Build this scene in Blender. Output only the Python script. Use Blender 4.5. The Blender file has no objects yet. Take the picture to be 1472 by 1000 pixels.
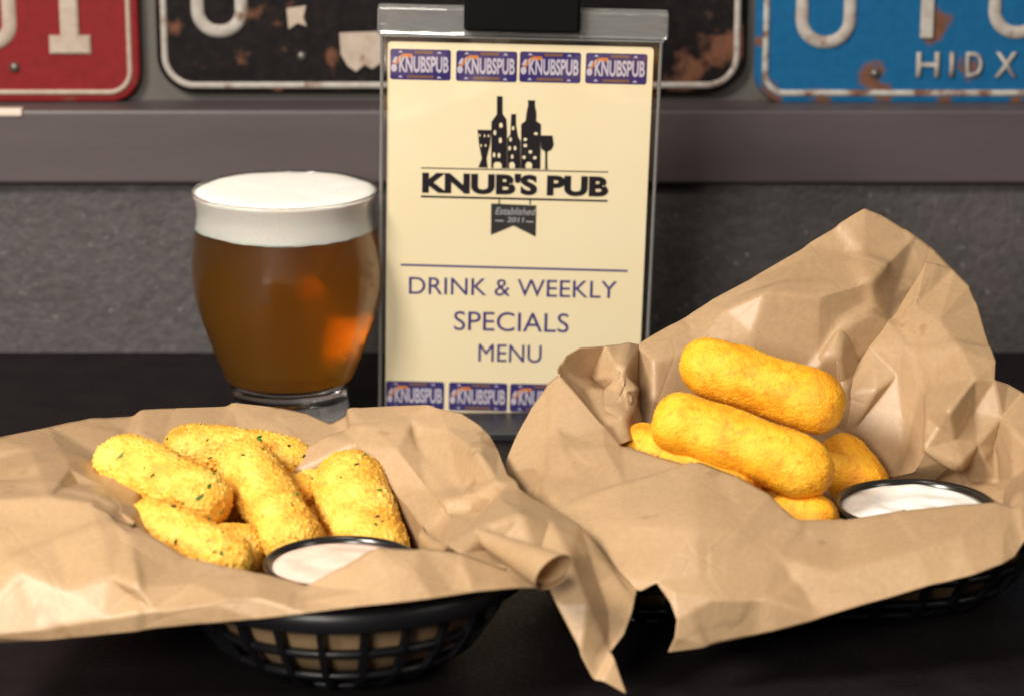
import bpy, bmesh, math, random
from mathutils import Vector, Matrix, noise
from mathutils.geometry import delaunay_2d_cdt, tessellate_polygon
R = math.radians
random.seed(7)
sc = bpy.context.scene
COL = sc.collection

# ------------------------------------------------------------------ camera
CAM_H, PITCH, FPX = 0.398, R(15.06), 4000.0
cd = bpy.data.cameras.new('camera')
cd.sensor_width = 36.0
cd.lens = 36.0 * FPX / 1472.0
cd.clip_start, cd.clip_end = 0.02, 30
cd.dof.use_dof = True
cd.dof.focus_distance = 1.20
cd.dof.aperture_fstop = 9.5
cam = bpy.data.objects.new('camera', cd)
COL.objects.link(cam)
cam.location = (0, 0, CAM_H)
cam.rotation_euler = (R(90) - PITCH, 0, 0)
sc.camera = cam

# ------------------------------------------------------------------ world, lamps, exposure
w = bpy.data.worlds.new('World'); sc.world = w; w.use_nodes = True
bg = w.node_tree.nodes['Background']
bg.inputs[0].default_value = (1.0, 0.88, 0.76, 1); bg.inputs[1].default_value = 0.08

def area(name, loc, tgt, size, power, col, size_y=None):
    l = bpy.data.lights.new(name, 'AREA'); l.energy = power; l.color = col
    l.shape = 'RECTANGLE'; l.size = size; l.size_y = size_y or size
    o = bpy.data.objects.new(name, l); COL.objects.link(o)
    o.location = loc
    o.rotation_euler = (Vector(tgt) - Vector(loc)).to_track_quat('-Z', 'Y').to_euler()
    return o
area('key_lamp', (-0.72, 0.42, 0.88), (0.0, 1.12, 0.03), 0.30, 21.0, (1.0, 0.92, 0.82))
area('fill_lamp', (0.95, 0.45, 0.75), (0.05, 1.12, 0.04), 0.30, 2.0, (1.0, 0.88, 0.76))
area('ceiling_lamp', (-0.10, 0.95, 1.25), (0.0, 1.12, 0.0), 0.25, 3.5, (1.0, 0.90, 0.78))

area('front_fill', (-0.45, -0.35, 0.66), (-0.05, 1.2, 0.06), 0.40, 18.0, (1.0, 0.93, 0.84))  # soft frontal fill, added to brighten the menu and wall
sc.view_settings.view_transform = 'Standard'
sc.view_settings.look = 'None'
sc.view_settings.exposure = 0.14
sc.view_settings.gamma = 1.0
sc.render.engine = 'CYCLES'
sc.cycles.use_denoising = True
sc.cycles.max_bounces = 14
sc.cycles.volume_bounces = 12
sc.cycles.transmission_bounces = 12
sc.cycles.transparent_max_bounces = 16
sc.cycles.caustics_refractive = True
sc.cycles.caustics_reflective = False
sc.cycles.sample_clamp_indirect = 0.0

# ------------------------------------------------------------------ helpers
CP, SP = math.cos(PITCH), math.sin(PITCH)
def ray(px, py):
    a, b = (px - 736) / FPX, (500 - py) / FPX
    return Vector((a, CP + b * SP, -SP + b * CP))
def P(px, py, Y):
    """world point at distance Y along the table, as surveyed from the photograph"""
    d = ray(px, py)
    t_ = Y / d.y if Y > 0.3 else (Y - CAM_H) / d.z          # values under 0.3 are heights above the table
    return Vector((0, 0, CAM_H)) + d * t_

def link(o, parent=None):
    COL.objects.link(o)
    if parent is not None: o.parent = parent
    return o
def mesh_obj(name, verts, faces, mat, parent=None, smooth=False):
    me = bpy.data.meshes.new(name)
    me.from_pydata([tuple(v) for v in verts], [], faces)
    me.update()
    if smooth:
        me.polygons.foreach_set('use_smooth', [True] * len(me.polygons))
    me.materials.append(mat)
    return link(bpy.data.objects.new(name, me), parent)
def bm_obj(name, bm, mat, parent=None, smooth=False):
    me = bpy.data.meshes.new(name)
    bmesh.ops.recalc_face_normals(bm, faces=bm.faces)
    bm.to_mesh(me); bm.free()
    if smooth:
        me.polygons.foreach_set('use_smooth', [True] * len(me.polygons))
    me.materials.append(mat)
    return link(bpy.data.objects.new(name, me), parent)
def empty(name, loc=(0, 0, 0), rot=(0, 0, 0)):
    o = bpy.data.objects.new(name, None); o.location = loc; o.rotation_euler = rot
    o.empty_display_size = 0.02
    return link(o)
def tag(o, label, cat, group=None, kind=None):
    o['label'] = label; o['category'] = cat
    if group: o['group'] = group
    if kind: o['kind'] = kind
    return o
def box_bm(x0, x1, y0, y1, z0, z1, bev=0.0, seg=2):
    bm = bmesh.new()
    bmesh.ops.create_cube(bm, size=1)
    for v in bm.verts:
        v.co = Vector(((x0 + x1) / 2 + v.co.x * (x1 - x0), (y0 + y1) / 2 + v.co.y * (y1 - y0), (z0 + z1) / 2 + v.co.z * (z1 - z0)))
    if bev:
        bmesh.ops.bevel(bm, geom=bm.edges[:] + bm.verts[:], offset=bev, segments=seg, affect='EDGES', profile=0.5)
    return bm
def lathe(profile, n=96, cap0=True, cap1=True):
    bm = bmesh.new(); rings = []
    for r, z in profile:
        if r < 1e-6: rings.append([bm.verts.new((0, 0, z))])
        else: rings.append([bm.verts.new((r * math.cos(2 * math.pi * i / n), r * math.sin(2 * math.pi * i / n), z)) for i in range(n)])
    for a, b in zip(rings, rings[1:]):
        for i in range(n):
            j = (i + 1) % n
            if len(a) == 1 and len(b) == 1: continue
            if len(a) == 1: bm.faces.new((a[0], b[i], b[j]))
            elif len(b) == 1: bm.faces.new((a[i], a[j], b[0]))
            else: bm.faces.new((a[i], a[j], b[j], b[i]))
    return bm
def smooth_profile(pts, n=8):
    out = []
    for i in range(len(pts) - 1):
        p0, p1, p2, p3 = pts[max(i - 1, 0)], pts[i], pts[i + 1], pts[min(i + 2, len(pts) - 1)]
        for k in range(n):
            t = k / n
            out.append(tuple(0.5 * (2 * p1[c] + (p2[c] - p0[c]) * t + (2 * p0[c] - 5 * p1[c] + 4 * p2[c] - p3[c]) * t * t
                                    + (-p0[c] + 3 * p1[c] - 3 * p2[c] + p3[c]) * t ** 3) for c in (0, 1)))
    out.append(tuple(pts[-1]))
    return out

# ------------------------------------------------------------------ materials
class NT:
    def __init__(s, name):
        s.m = bpy.data.materials.new(name); s.m.use_nodes = True
        s.t = s.m.node_tree; s.b = s.t.nodes['Principled BSDF']; s.out = s.t.nodes['Material Output']
        s.co = None
    def n(s, typ, **kw):
        nd = s.t.nodes.new(typ)
        for k, v in kw.items(): setattr(nd, k, v)
        return nd
    def l(s, a, b): s.t.links.new(a, b)
    def set(s, **kw):
        for k, v in kw.items():
            s.b.inputs[k.replace('_', ' ')].default_value = v if not (isinstance(v, tuple) and len(v) == 3) else (*v, 1)
        return s
    def coord(s):
        if s.co is None: s.co = s.n('ShaderNodeTexCoord').outputs['Object']
        return s.co
    def noise(s, scale, detail=4, rough=0.55, vec=None, stretch=None):
        nd = s.n('ShaderNodeTexNoise'); nd.inputs['Scale'].default_value = scale
        nd.inputs['Detail'].default_value = detail; nd.inputs['Roughness'].default_value = rough
        v = vec or s.coord()
        if stretch:
            mp = s.n('ShaderNodeMapping'); mp.inputs['Scale'].default_value = stretch; s.l(v, mp.inputs[0]); v = mp.outputs[0]
        s.l(v, nd.inputs['Vector']); return nd.outputs['Fac']
    def ramp(s, fac, stops):
        nd = s.n('ShaderNodeValToRGB'); e = nd.color_ramp.elements
        while len(e) < len(stops): e.new(0.5)
        for el, (p, c) in zip(e, stops):
            el.position = p; el.color = (*c, 1) if len(c) == 3 else c
        s.l(fac, nd.inputs[0]); return nd.outputs[0]
    def mix(s, fac, a, b, typ='MIX'):
        nd = s.n('ShaderNodeMix', data_type='RGBA', blend_type=typ)
        for sock, v in ((nd.inputs[0], fac), (nd.inputs[6], a), (nd.inputs[7], b)):
            if hasattr(v, 'links') or hasattr(v, 'is_linked'): s.l(v, sock)
            elif isinstance(v, (int, float)): sock.default_value = v
            else: sock.default_value = (*v, 1)
        return nd.outputs[2]
    def bump(s, h, strength, dist, prev=None):
        nd = s.n('ShaderNodeBump'); nd.inputs['Strength'].default_value = strength; nd.inputs['Distance'].default_value = dist
        s.l(h, nd.inputs['Height'])
        if prev is not None: s.l(prev, nd.inputs['Normal'])
        return nd.outputs[0]
    def color(s, c): s.l(c, s.b.inputs['Base Color']); return s
    def normal(s, c): s.l(c, s.b.inputs['Normal']); return s
    def rough(s, c): s.l(c, s.b.inputs['Roughness']); return s

def plain(name, col, rough=0.5, **kw):
    return NT(name).set(Base_Color=col, Roughness=rough, **kw).m

def mat_paper(name, seed):
    s = NT(name)
    mp = s.n('ShaderNodeMapping'); mp.inputs['Location'].default_value = (seed, seed * 0.7, 0); s.l(s.coord(), mp.inputs[0]); v = mp.outputs[0]
    big = s.noise(22, 3, 0.5, v)
    fib = s.noise(420, 4, 0.7, v)
    spk = s.noise(620, 2, 0.5, v)
    c = s.ramp(big, [(0.3, (0.395, 0.252, 0.130)), (0.7, (0.475, 0.318, 0.176))])
    c = s.mix(0.22, c, s.ramp(fib, [(0.3, (0.42, 0.27, 0.14)), (0.7, (0.68, 0.49, 0.30))]))
    c = s.mix(s.ramp(spk, [(0.70, (0, 0, 0)), (0.78, (0.6, 0.6, 0.6))]), c, (0.24, 0.13, 0.06))
    gr = s.ramp(s.noise(34, 3, 0.6, v), [(0.66, (0, 0, 0)), (0.70, (0.55, 0.55, 0.55))])       # grease soaked into the sheet
    c = s.mix(gr, c, (0.30, 0.175, 0.080))
    s.color(c).set(Roughness=0.42, Specular_IOR_Level=0.5)
    wn = s.n('ShaderNodeTexNoise'); wn.inputs['Scale'].default_value = 30; s.l(v, wn.inputs['Vector'])
    wm = s.n('ShaderNodeVectorMath', operation='MULTIPLY_ADD'); s.l(wn.outputs['Color'], wm.inputs[0]); wm.inputs[1].default_value = (0.002, 0.002, 0.002); s.l(v, wm.inputs[2])
    vo = s.n('ShaderNodeTexVoronoi', feature='DISTANCE_TO_EDGE'); vo.inputs['Scale'].default_value = 30; s.l(wm.outputs[0], vo.inputs['Vector'])
    line = s.ramp(vo.outputs['Distance'], [(0.0, (0, 0, 0)), (0.035, (0.8, 0.8, 0.8)), (0.2, (1, 1, 1))])
    msk = s.mix(s.ramp(s.noise(18, 2, 0.5, v), [(0.45, (0, 0, 0)), (0.60, (1, 1, 1))]), (1, 1, 1), line)
    s.normal(s.bump(fib, 0.2, 0.0005, s.bump(msk, 0.25, 0.0005, s.bump(s.noise(90, 3, 0.6, v), 0.18, 0.0012))))
    tr = s.n('ShaderNodeBsdfTranslucent'); s.l(c, tr.inputs[0])
    mx = s.n('ShaderNodeMixShader'); mx.inputs[0].default_value = 0.20
    s.l(s.b.outputs[0], mx.inputs[1]); s.l(tr.outputs[0], mx.inputs[2]); s.l(mx.outputs[0], s.out.inputs[0])
    return s.m

def mat_crust(name, base, pale, dark, crumb):
    s = NT(name)
    inf = s.n('ShaderNodeObjectInfo')
    ad = s.n('ShaderNodeVectorMath', operation='ADD'); s.l(s.coord(), ad.inputs[0]); s.l(inf.outputs['Location'], ad.inputs[1]); v = ad.outputs[0]
    big = s.noise(75, 3, 0.55, v); mid = s.noise(260, 4, 0.65, v); fine = s.noise(crumb, 3, 0.6, v)
    c = s.ramp(big, [(0.30, pale), (0.52, base), (0.74, dark)])
    c = s.mix(s.ramp(mid, [(0.50, (0, 0, 0)), (0.70, (0.8, 0.8, 0.8))]), c, dark)
    c = s.mix(s.ramp(fine, [(0.55, (0, 0, 0)), (0.75, (0.55, 0.55, 0.55))]), c, pale)
    s.color(c).set(Roughness=0.55, Specular_IOR_Level=0.4)
    s.b.inputs['Subsurface Weight'].default_value = 0.12
    s.b.inputs['Subsurface Radius'].default_value = (1.0, 0.5, 0.1)
    s.b.inputs['Subsurface Scale'].default_value = 0.003
    s.normal(s.bump(fine, 0.5, 0.0010))
    return s.m

def mat_panel():
    s = NT('textured_wall')
    a = s.noise(160, 5, 0.7); b = s.noise(45, 3, 0.5)
    sp = s.noise(300, 2, 0.5)
    c = s.ramp(a, [(0.30, (0.040, 0.035, 0.036)), (0.70, (0.092, 0.082, 0.082))])
    c = s.mix(0.35, c, s.ramp(b, [(0.3, (0.044, 0.040, 0.035)), (0.7, (0.088, 0.075, 0.078))]))
    c = s.mix(s.ramp(sp, [(0.70, (0, 0, 0)), (0.76, (0.5, 0.5, 0.5))]), c, (0.32, 0.30, 0.29))
    s.color(c).set(Roughness=0.5, Specular_IOR_Level=0.4)
    s.normal(s.bump(a, 0.45, 0.003)); return s.m
def mat_ledge():
    s = NT('painted_ledge')
    a = s.noise(30, 4, 0.6, None, (0.15, 1, 1)); b = s.noise(260, 3, 0.6)
    c = s.ramp(a, [(0.3, (0.064, 0.051, 0.053)), (0.7, (0.084, 0.068, 0.070))])
    s.color(c).set(Roughness=0.42, Specular_IOR_Level=0.4)
    s.normal(s.bump(b, 0.15, 0.0008)); return s.m
def mat_table():
    s = NT('black_table')
    a = s.noise(40, 4, 0.6); b = s.noise(420, 3, 0.7)
    s.color(s.ramp(a, [(0.3, (0.0055, 0.0040, 0.0048)), (0.7, (0.011, 0.0078, 0.0092))]))
    s.rough(s.ramp(b, [(0.3, (0.5,) * 3), (0.7, (0.7,) * 3)])).set(Specular_IOR_Level=0.18)
    s.normal(s.bump(b, 0.25, 0.0008)); return s.m
def mat_plate(name, col, col2, rust_lo, rust=(0.085, 0.035, 0.020), scale=38, offs=0.0, spots=()):
    s = NT(name)
    mp = s.n('ShaderNodeMapping'); mp.inputs['Location'].default_value = (offs, offs, offs); s.l(s.coord(), mp.inputs[0]); v = mp.outputs[0]
    a = s.noise(scale, 6, 0.62, v); b = s.noise(160, 4, 0.65, v)
    c = s.ramp(b, [(0.35, col), (0.7, col2)])
    rc = s.mix(b, rust, (0.19, 0.085, 0.05))
    for x_, z_, r_ in spots:      # rust that spreads from a bolt hole or a chip
        dn = s.n('ShaderNodeVectorMath', operation='DISTANCE'); s.l(s.coord(), dn.inputs[0]); dn.inputs[1].default_value = (x_, 0, z_)
        mr = s.n('ShaderNodeMapRange'); s.l(dn.outputs['Value'], mr.inputs[0])
        for k_, q_ in ((1, 0.0), (2, r_), (3, 0.30), (4, 0.0)): mr.inputs[k_].default_value = q_
        sm = s.n('ShaderNodeMath', operation='ADD'); s.l(a, sm.inputs[0]); s.l(mr.outputs[0], sm.inputs[1]); a = sm.outputs[0]
    f = s.ramp(a, [(rust_lo, (0, 0, 0)), (rust_lo + 0.13, (1, 1, 1))])
    s.color(s.mix(f, c, rc)).set(Specular_IOR_Level=0.08)
    s.rough(s.ramp(f, [(0, (0.55,) * 3), (1, (0.85,) * 3)]))
    s.normal(s.bump(a, 0.4, 0.001)); return s.m
def mat_clear(name, tint, fres=1.45, gloss_rough=0.03, base=0.0):
    s = NT(name); s.t.nodes.remove(s.b)
    t = s.n('ShaderNodeBsdfTransparent'); t.inputs[0].default_value = (*tint, 1)
    g = s.n('ShaderNodeBsdfGlossy'); g.inputs['Roughness'].default_value = gloss_rough; g.inputs[0].default_value = (1, 1, 1, 1)
    ge = s.n('ShaderNodeNewGeometry'); dt = s.n('ShaderNodeVectorMath', operation='DOT_PRODUCT')
    s.l(ge.outputs['Normal'], dt.inputs[0]); s.l(ge.outputs['Incoming'], dt.inputs[1])
    def mth(op, a, b):
        nd = s.n('ShaderNodeMath', operation=op)
        for i, q in enumerate((a, b)):
            if q is None: continue
            if isinstance(q, (int, float)): nd.inputs[i].default_value = q
            else: s.l(q, nd.inputs[i])
        return nd.outputs[0]
    fac = mth('ADD', mth('MULTIPLY', mth('POWER', mth('SUBTRACT', 1.0, mth('ABSOLUTE', dt.outputs['Value'], None)), 5.0), 0.9), 0.035 + base)
    m = s.n('ShaderNodeMixShader'); s.l(fac, m.inputs[0]); s.l(t.outputs[0], m.inputs[1]); s.l(g.outputs[0], m.inputs[2])
    s.l(m.outputs[0], s.out.inputs[0]); return s.m

M = {}
M['paper_a'] = mat_paper('kraft_paper', 0.0)
M['paper_b'] = mat_paper('kraft_paper', 3.1)
M['crust_l'] = mat_crust('golden_coarse_crumb', (0.76, 0.415, 0.050), (0.87, 0.56, 0.115), (0.56, 0.22, 0.018), 900)
M['crust_r'] = mat_crust('golden_fine_crumb', (0.86, 0.395, 0.013), (0.91, 0.50, 0.036), (0.62, 0.20, 0.008), 1300)
M['panel'] = mat_panel(); M['ledge'] = mat_ledge(); M['table'] = mat_table()
M['upper'] = plain('grey_plaster', (0.085, 0.078, 0.070), 0.7)
M['black'] = NT('black_plastic').set(Base_Color=(0.007, 0.007, 0.0085), Roughness=0.36, Specular_IOR_Level=0.35).m
M['cup'] = NT('black_cup_plastic').set(Base_Color=(0.012, 0.011, 0.011), Roughness=0.22).m
M['matte_black'] = plain('matte_black', (0.003, 0.003, 0.003), 0.55, Specular_IOR_Level=0.12)
M['parsley'] = plain('parsley', (0.03, 0.13, 0.012), 0.6)
M['pepper'] = plain('dark_herb', (0.03, 0.035, 0.012), 0.6)

# ------------------------------------------------------------------ the setting
WY = 1.468
def struct(o): o['kind'] = 'structure'; return o
struct(bm_obj('table_top', box_bm(-1.2, 1.2, 0.45, WY + 0.02, -0.03, 0.0), M['table']))
Zp = P(736, 262, WY).z; Zl = P(736, 160, WY - 0.012).z
struct(bm_obj('wall_panel', box_bm(-1.2, 1.2, WY, WY + 0.02, 0.0005, Zp - 0.0012), M['panel']))
struct(bm_obj('wall_ledge', box_bm(-1.2, 1.2, WY - 0.010, WY + 0.05, Zp + 0.0012, Zl, 0.0016), M['ledge']))
struct(bm_obj('wall_upper', box_bm(-1.2, 1.2, WY + 0.022, WY + 0.045, Zl - 0.002, Zl + 0.35), M['upper']))
chip = bm_obj('paint_chip', box_bm(-0.31, P(32, 160, WY - 0.01).x, WY - 0.0115, WY - 0.004, Zl - 0.0030, Zl + 0.0008, 0.0008), plain('bare_primer', (0.62, 0.52, 0.44), 0.6), bpy.data.objects['wall_ledge'])

# ------------------------------------------------------------------ printed lettering
def text_mesh(body, bold=0.0):
    cu = bpy.data.curves.new('lettering', 'FONT'); cu.body = body; cu.offset = bold
    cu.resolution_u = 6
    o = bpy.data.objects.new('lettering', cu); COL.objects.link(o)
    me = bpy.data.meshes.new_from_object(o)
    bpy.data.objects.remove(o); bpy.data.curves.remove(cu)
    return me
def lettering(name, body, x0, x1, z0, z1, y, mat, parent, bold=0.0, depth=0.0, italic=0.0):
    me = text_mesh(body, bold)
    xs = [v.co.x for v in me.vertices]; ys = [v.co.y for v in me.vertices]
    ax, bx, ay, by = min(xs), max(xs), min(ys), max(ys)
    for v in me.vertices:
        q = (v.co.y - ay) / (by - ay)
        v.co = Vector((x0 + (v.co.x - ax) / (bx - ax) * (x1 - x0) + italic * q * (z1 - z0), y, z0 + q * (z1 - z0)))
    if depth:
        bm = bmesh.new(); bm.from_mesh(me)
        r = bmesh.ops.extrude_face_region(bm, geom=bm.faces[:])
        for g in r['geom']:
            if isinstance(g, bmesh.types.BMVert): g.co.y -= depth
        bmesh.ops.recalc_face_normals(bm, faces=bm.faces); bm.to_mesh(me); bm.free()
    me.materials.clear(); me.materials.append(mat); me.name = name
    return link(bpy.data.objects.new(name, me), parent)
def poly(name, pts, y, mat, parent):
    tr = tessellate_polygon([[Vector((x * 1000, z * 1000, 0)) for x, z in pts]])
    return mesh_obj(name, [(x, y, z) for x, z in pts], [tuple(f) for f in tr], mat, parent)
def quad(name, x0, x1, z0, z1, y, mat, parent):
    return poly(name, [(x0, z0), (x1, z0), (x1, z1), (x0, z1)], y, mat, parent)

# ------------------------------------------------------------------ licence plates on the wall
def rrect(x0, x1, z0, z1, r, n=8):
    pts = []
    for cx, cz, a in ((x1 - r, z1 - r, 0), (x0 + r, z1 - r, 90), (x0 + r, z0 + r, 180), (x1 - r, z0 + r, 270)):
        for k in range(n + 1):
            t = R(a + 90 * k / n); pts.append((cx + r * math.cos(t), cz + r * math.sin(t)))
    return pts
def ring_loft(loops):
    """loops: list of (points2d, y); equal counts; closed rings in the xz plane"""
    bm = bmesh.new(); rs = [[bm.verts.new((x, y, z)) for x, z in pts] for pts, y in loops]
    n = len(rs[0])
    for a, b in zip(rs, rs[1:]):
        for i in range(n): bm.faces.new((a[i], a[(i + 1) % n], b[(i + 1) % n], b[i]))
    return bm, rs
def plate_panel(x0, x1, z0, z1, r, y, mat, parent):
    L = lambda d, yy: (rrect(x0 + d, x1 - d, z0 + d, z1 - d, max(r - d, 0.002)), yy)
    bm, rs = ring_loft([L(0.001, y + 0.004), L(0, y + 0.001), L(0.0015, y - 0.0005), L(0.004, y), L(0.0045, y)])
    bm.faces.new(rs[-1]); bm.faces.new(rs[0])
    return bm_obj('panel', bm, mat, parent, True)
def plate_border(x0, x1, z0, z1, r, d, wd, y, mat, parent):
    L = lambda e, yy: (rrect(x0 + e, x1 - e, z0 + e, z1 - e, max(r - e, 0.002)), yy)
    bm, rs = ring_loft([L(d, y + 0.0006), L(d + wd * 0.25, y - 0.0014), L(d + wd * 0.75, y - 0.0014), L(d + wd, y + 0.0006)])
    return bm_obj('border', bm, mat, parent, True)
def zero(cx, z0, hw, h, wd, y, mat, parent):
    pts = lambda e: rrect(cx - hw + e, cx + hw - e, z0 + e, z0 + h - e, hw - e - 0.0005, 12)
    bm, rs = ring_loft([(pts(0), y + 0.0006), (pts(wd * .2), y - 0.002), (pts(wd * .8), y - 0.002), (pts(wd), y + 0.0006)])
    return bm_obj('digit', bm, mat, parent, True)
def one(cx, z0, hw, h, wd, y, mat, parent):
    pts = [(cx - hw, z0), (cx + hw, z0), (cx + hw, z0 + wd), (cx + wd / 2, z0 + wd), (cx + wd / 2, z0 + h), (cx - wd / 2, z0 + h), (cx - wd / 2, z0 + wd), (cx - hw, z0 + wd)]
    bm = bmesh.new(); f = bm.faces.new([bm.verts.new((x, y + 0.0006, z)) for x, z in pts])
    r = bmesh.ops.extrude_face_region(bm, geom=[f])
    for g in r['geom']:
        if isinstance(g, bmesh.types.BMVert): g.co.y -= 0.0026
    bmesh.ops.bevel(bm, geom=[e for e in bm.edges if all(v.co.y < y for v in e.verts)], offset=0.0008, segments=2, affect='EDGES')
    return bm_obj('digit', bm, mat, parent)
def screw(cx, z, y, parent, mat):
    bm = lathe([(0, 0.0016), (0.0016, 0.0014), (0.0026, 0.0006), (0.0028, 0)], 16)
    bmesh.ops.rotate(bm, verts=bm.verts, matrix=Matrix.Rotation(R(90), 3, 'X'))
    bmesh.ops.translate(bm, verts=bm.verts, vec=(cx, y, z))
    return bm_obj('screw', bm, mat, parent, True)
PY = WY + 0.014
def W(px, py, Y=PY): return P(px, py, Y)
cream = mat_plate('chipped_cream_paint', (0.40, 0.34, 0.28), (0.33, 0.26, 0.21), 0.64, scale=70)
white = mat_plate('chipped_white_paint', (0.38, 0.36, 0.33), (0.30, 0.26, 0.23), 0.54, scale=75, offs=2)
def grey_screw(): return plain('old_steel', (0.12, 0.11, 0.10), 0.4, Metallic=0.7)
scr = grey_screw()
# red plate
t = empty('license_plate', (0, PY, Zl)); zb = W(0, 148).z - Zl; xr = W(202, 100).x
red = mat_plate('worn_red_paint', (0.185, 0.016, 0.018), (0.145, 0.013, 0.014), 0.68, (0.11, 0.030, 0.018), 60, 0, [(W(200, 130).x, W(200, 130).z - Zl, .010), (W(100, 148).x, W(100, 148).z - Zl, .008), (W(21, 97).x, W(21, 97).z - Zl, .004)])
plate_panel(xr - 0.300, xr, zb, zb + 0.150, 0.017, 0, red, t)
plate_border(xr - 0.300, xr, zb, zb + 0.150, 0.017, 0.0042, 0.0030, 0, cream, t)
one(W(100, 40).x, W(0, 77).z - Zl, 0.0110, 0.075, 0.0098, 0, cream, t)
zero(W(-14, 40).x, W(0, 73).z - Zl, 0.0145, 0.075, 0.0085, 0, cream, t)
screw(W(21, 97).x, W(0, 97).z - Zl, -0.0005, t, scr)
tag(t, 'red licence plate with cream numerals on the wall ledge, at the left', 'license plate', 'old licence plates on the wall')
# black plate
t = empty('license_plate', (0, PY, Zl)); zb = W(0, 134).z - Zl; x0, x1 = W(226, 100).x, W(1070, 100).x
ksp = [(W(a, b).x, W(a, b).z - Zl, r_) for a, b, r_ in ((1000, 95, .022), (1040, 60, .016), (345, 85, .010), (360, 20, .012), (475, 80, .008), (400, 128, .008), (250, 40, .010))]
blk = mat_plate('worn_black_paint', (0.0045, 0.0045, 0.005), (0.014, 0.010, 0.010), 0.62, (0.06, 0.026, 0.018), 45, 5, ksp)
plate_panel(x0, x1, zb, zb + 0.150, 0.020, 0, blk, t)
plate_border(x0, x1, zb, zb + 0.150, 0.020, 0.0022, 0.0040, 0, white, t)
zero(W(316, 40).x, W(0, 55).z - Zl, 0.0155, 0.075, 0.0075, 0, white, t)
for pts in ([(412, 12), (440, 8), (436, 25), (441, 38), (428, 33), (415, 42)], [(488, 47), (552, 45), (552, 88), (535, 99), (524, 93), (512, 103), (500, 95), (490, 78)]):
    poly('paint_remnant', [((W(a, b).x), W(a, b).z - Zl) for a, b in pts], -0.0008, cream, t)
screw(W(434, 81).x, W(0, 81).z - Zl, -0.0005, t, scr)
tag(t, 'black licence plate with white border and peeling paint behind the menu', 'license plate', 'old licence plates on the wall')
# blue plate
t = empty('license_plate', (0, PY, Zl)); zb = W(0, 150).z - Zl; x0 = W(1084, 100).x
bsp = [(W(a, b).x, W(a, b).z - Zl, r_) for a, b, r_ in ((1258, 106, .013), (1395, 92, .014), (1350, 25, .010), (1340, 52, .009), (1100, 130, .012), (1270, 140, .010), (1120, 145, .010), (1180, 147, .010), (1360, 147, .010), (1460, 148, .010), (1095, 60, .008), (1150, 20, .007))]
blu = mat_plate('worn_blue_paint', (0.006, 0.078, 0.190), (0.010, 0.095, 0.22), 0.63, (0.06, 0.030, 0.022), 60, 1.3, bsp)
plate_panel(x0, x0 + 0.300, zb, zb + 0.150, 0.017, 0, blu, t)
plate_border(x0, x0 + 0.300, zb, zb + 0.150, 0.017, 0.0040, 0.0040, 0, mat_plate('rusted_white_border', (0.38, 0.38, 0.36), (0.30, 0.28, 0.25), 0.46, scale=75, offs=4), t)
zero(W(1187, 40).x, W(0, 71).z - Zl, 0.0165, 0.075, 0.0075, 0, white, t)
bm = box_bm(W(1324, 0).x, W(1343, 0).x, -0.0020, 0.0006, W(0, 55).z - Zl, W(0, 55).z - Zl + 0.07, 0.0007); bm_obj('digit', bm, white, t)
zero(W(1462, 40).x, W(0, 57).z - Zl, 0.0160, 0.075, 0.0075, 0, white, t)
for ch, a, b in (('H', 1317, 1350), ('I', 1365, 1371), ('D', 1388, 1412), ('X', 1430, 1462)):
    lettering('letter', ch, W(a, 90).x, W(b, 90).x, W(0, 111).z - Zl, W(0, 75).z - Zl, 0.0002, white, t, 0.012, 0.0018)
screw(W(1258, 106).x, W(0, 106).z - Zl, -0.0005, t, scr)
tag(t, 'sky blue licence plate with rust spots on the wall ledge, at the right', 'license plate', 'old licence plates on the wall')

# ------------------------------------------------------------------ menu display
MB = P(731, 606, 1.338)
LEAN, ROLL = R(8.0), R(1.35)
mrot = Matrix.Rotation(LEAN, 3, 'X') @ Matrix.Rotation(ROLL, 3, 'Y')
menu = empty('menu_stand', MB, mrot.to_euler())
mx_, mz_, mn_ = mrot @ Vector((1, 0, 0)), mrot @ Vector((0, 0, 1)), mrot @ Vector((0, 1, 0))
def uv(px, py):
    d = ray(px, py); o = Vector((0, 0, CAM_H))
    q = o + d * ((MB - o).dot(mn_) / d.dot(mn_)) - MB
    return q.dot(mx_), q.dot(mz_)
cardm = NT('cream_card')
cardm.color(cardm.ramp(cardm.noise(25, 2, 0.5), [(0.3, (0.94, 0.80, 0.53)), (0.7, (0.95, 0.83, 0.58))])).set(Roughness=0.5)
ink = plain('black_ink', (0.012, 0.008, 0.014), 0.5); navy = plain('navy_ink', (0.050, 0.030, 0.21), 0.5)
grey_ink = plain('grey_ink', (0.035, 0.032, 0.034), 0.5); purple = plain('purple_ink', (0.030, 0.018, 0.155), 0.5)
lilac = plain('lilac_ink', (0.56, 0.52, 0.66), 0.5); orange = plain('orange_ink', (0.62, 0.20, 0.03), 0.5)
brown = plain('brown_ink', (0.20, 0.10, 0.06), 0.5); silver = plain('silver_ink', (0.40, 0.40, 0.42), 0.5)
c00, c10 = uv(554, 598), uv(914, 603); c01, c11 = uv(557, 62), uv(942, 67)
cw0, cw1 = (c00[0] + c01[0]) / 2, (c10[0] + c11[0]) / 2
ch0, ch1 = uv(700, 599)[1], uv(740, 64)[1]
bm = bmesh.new()
pts = rrect(cw0, cw1, ch0, ch1, 0.002, 4)
f = bm.faces.new([bm.verts.new((x, 0, z)) for x, z in pts]); r = bmesh.ops.extrude_face_region(bm, geom=[f])
for g in r['geom']:
    if isinstance(g, bmesh.types.BMVert): g.co.y += 0.0005
card = bm_obj('menu_card', bm, cardm.m, menu)
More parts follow.
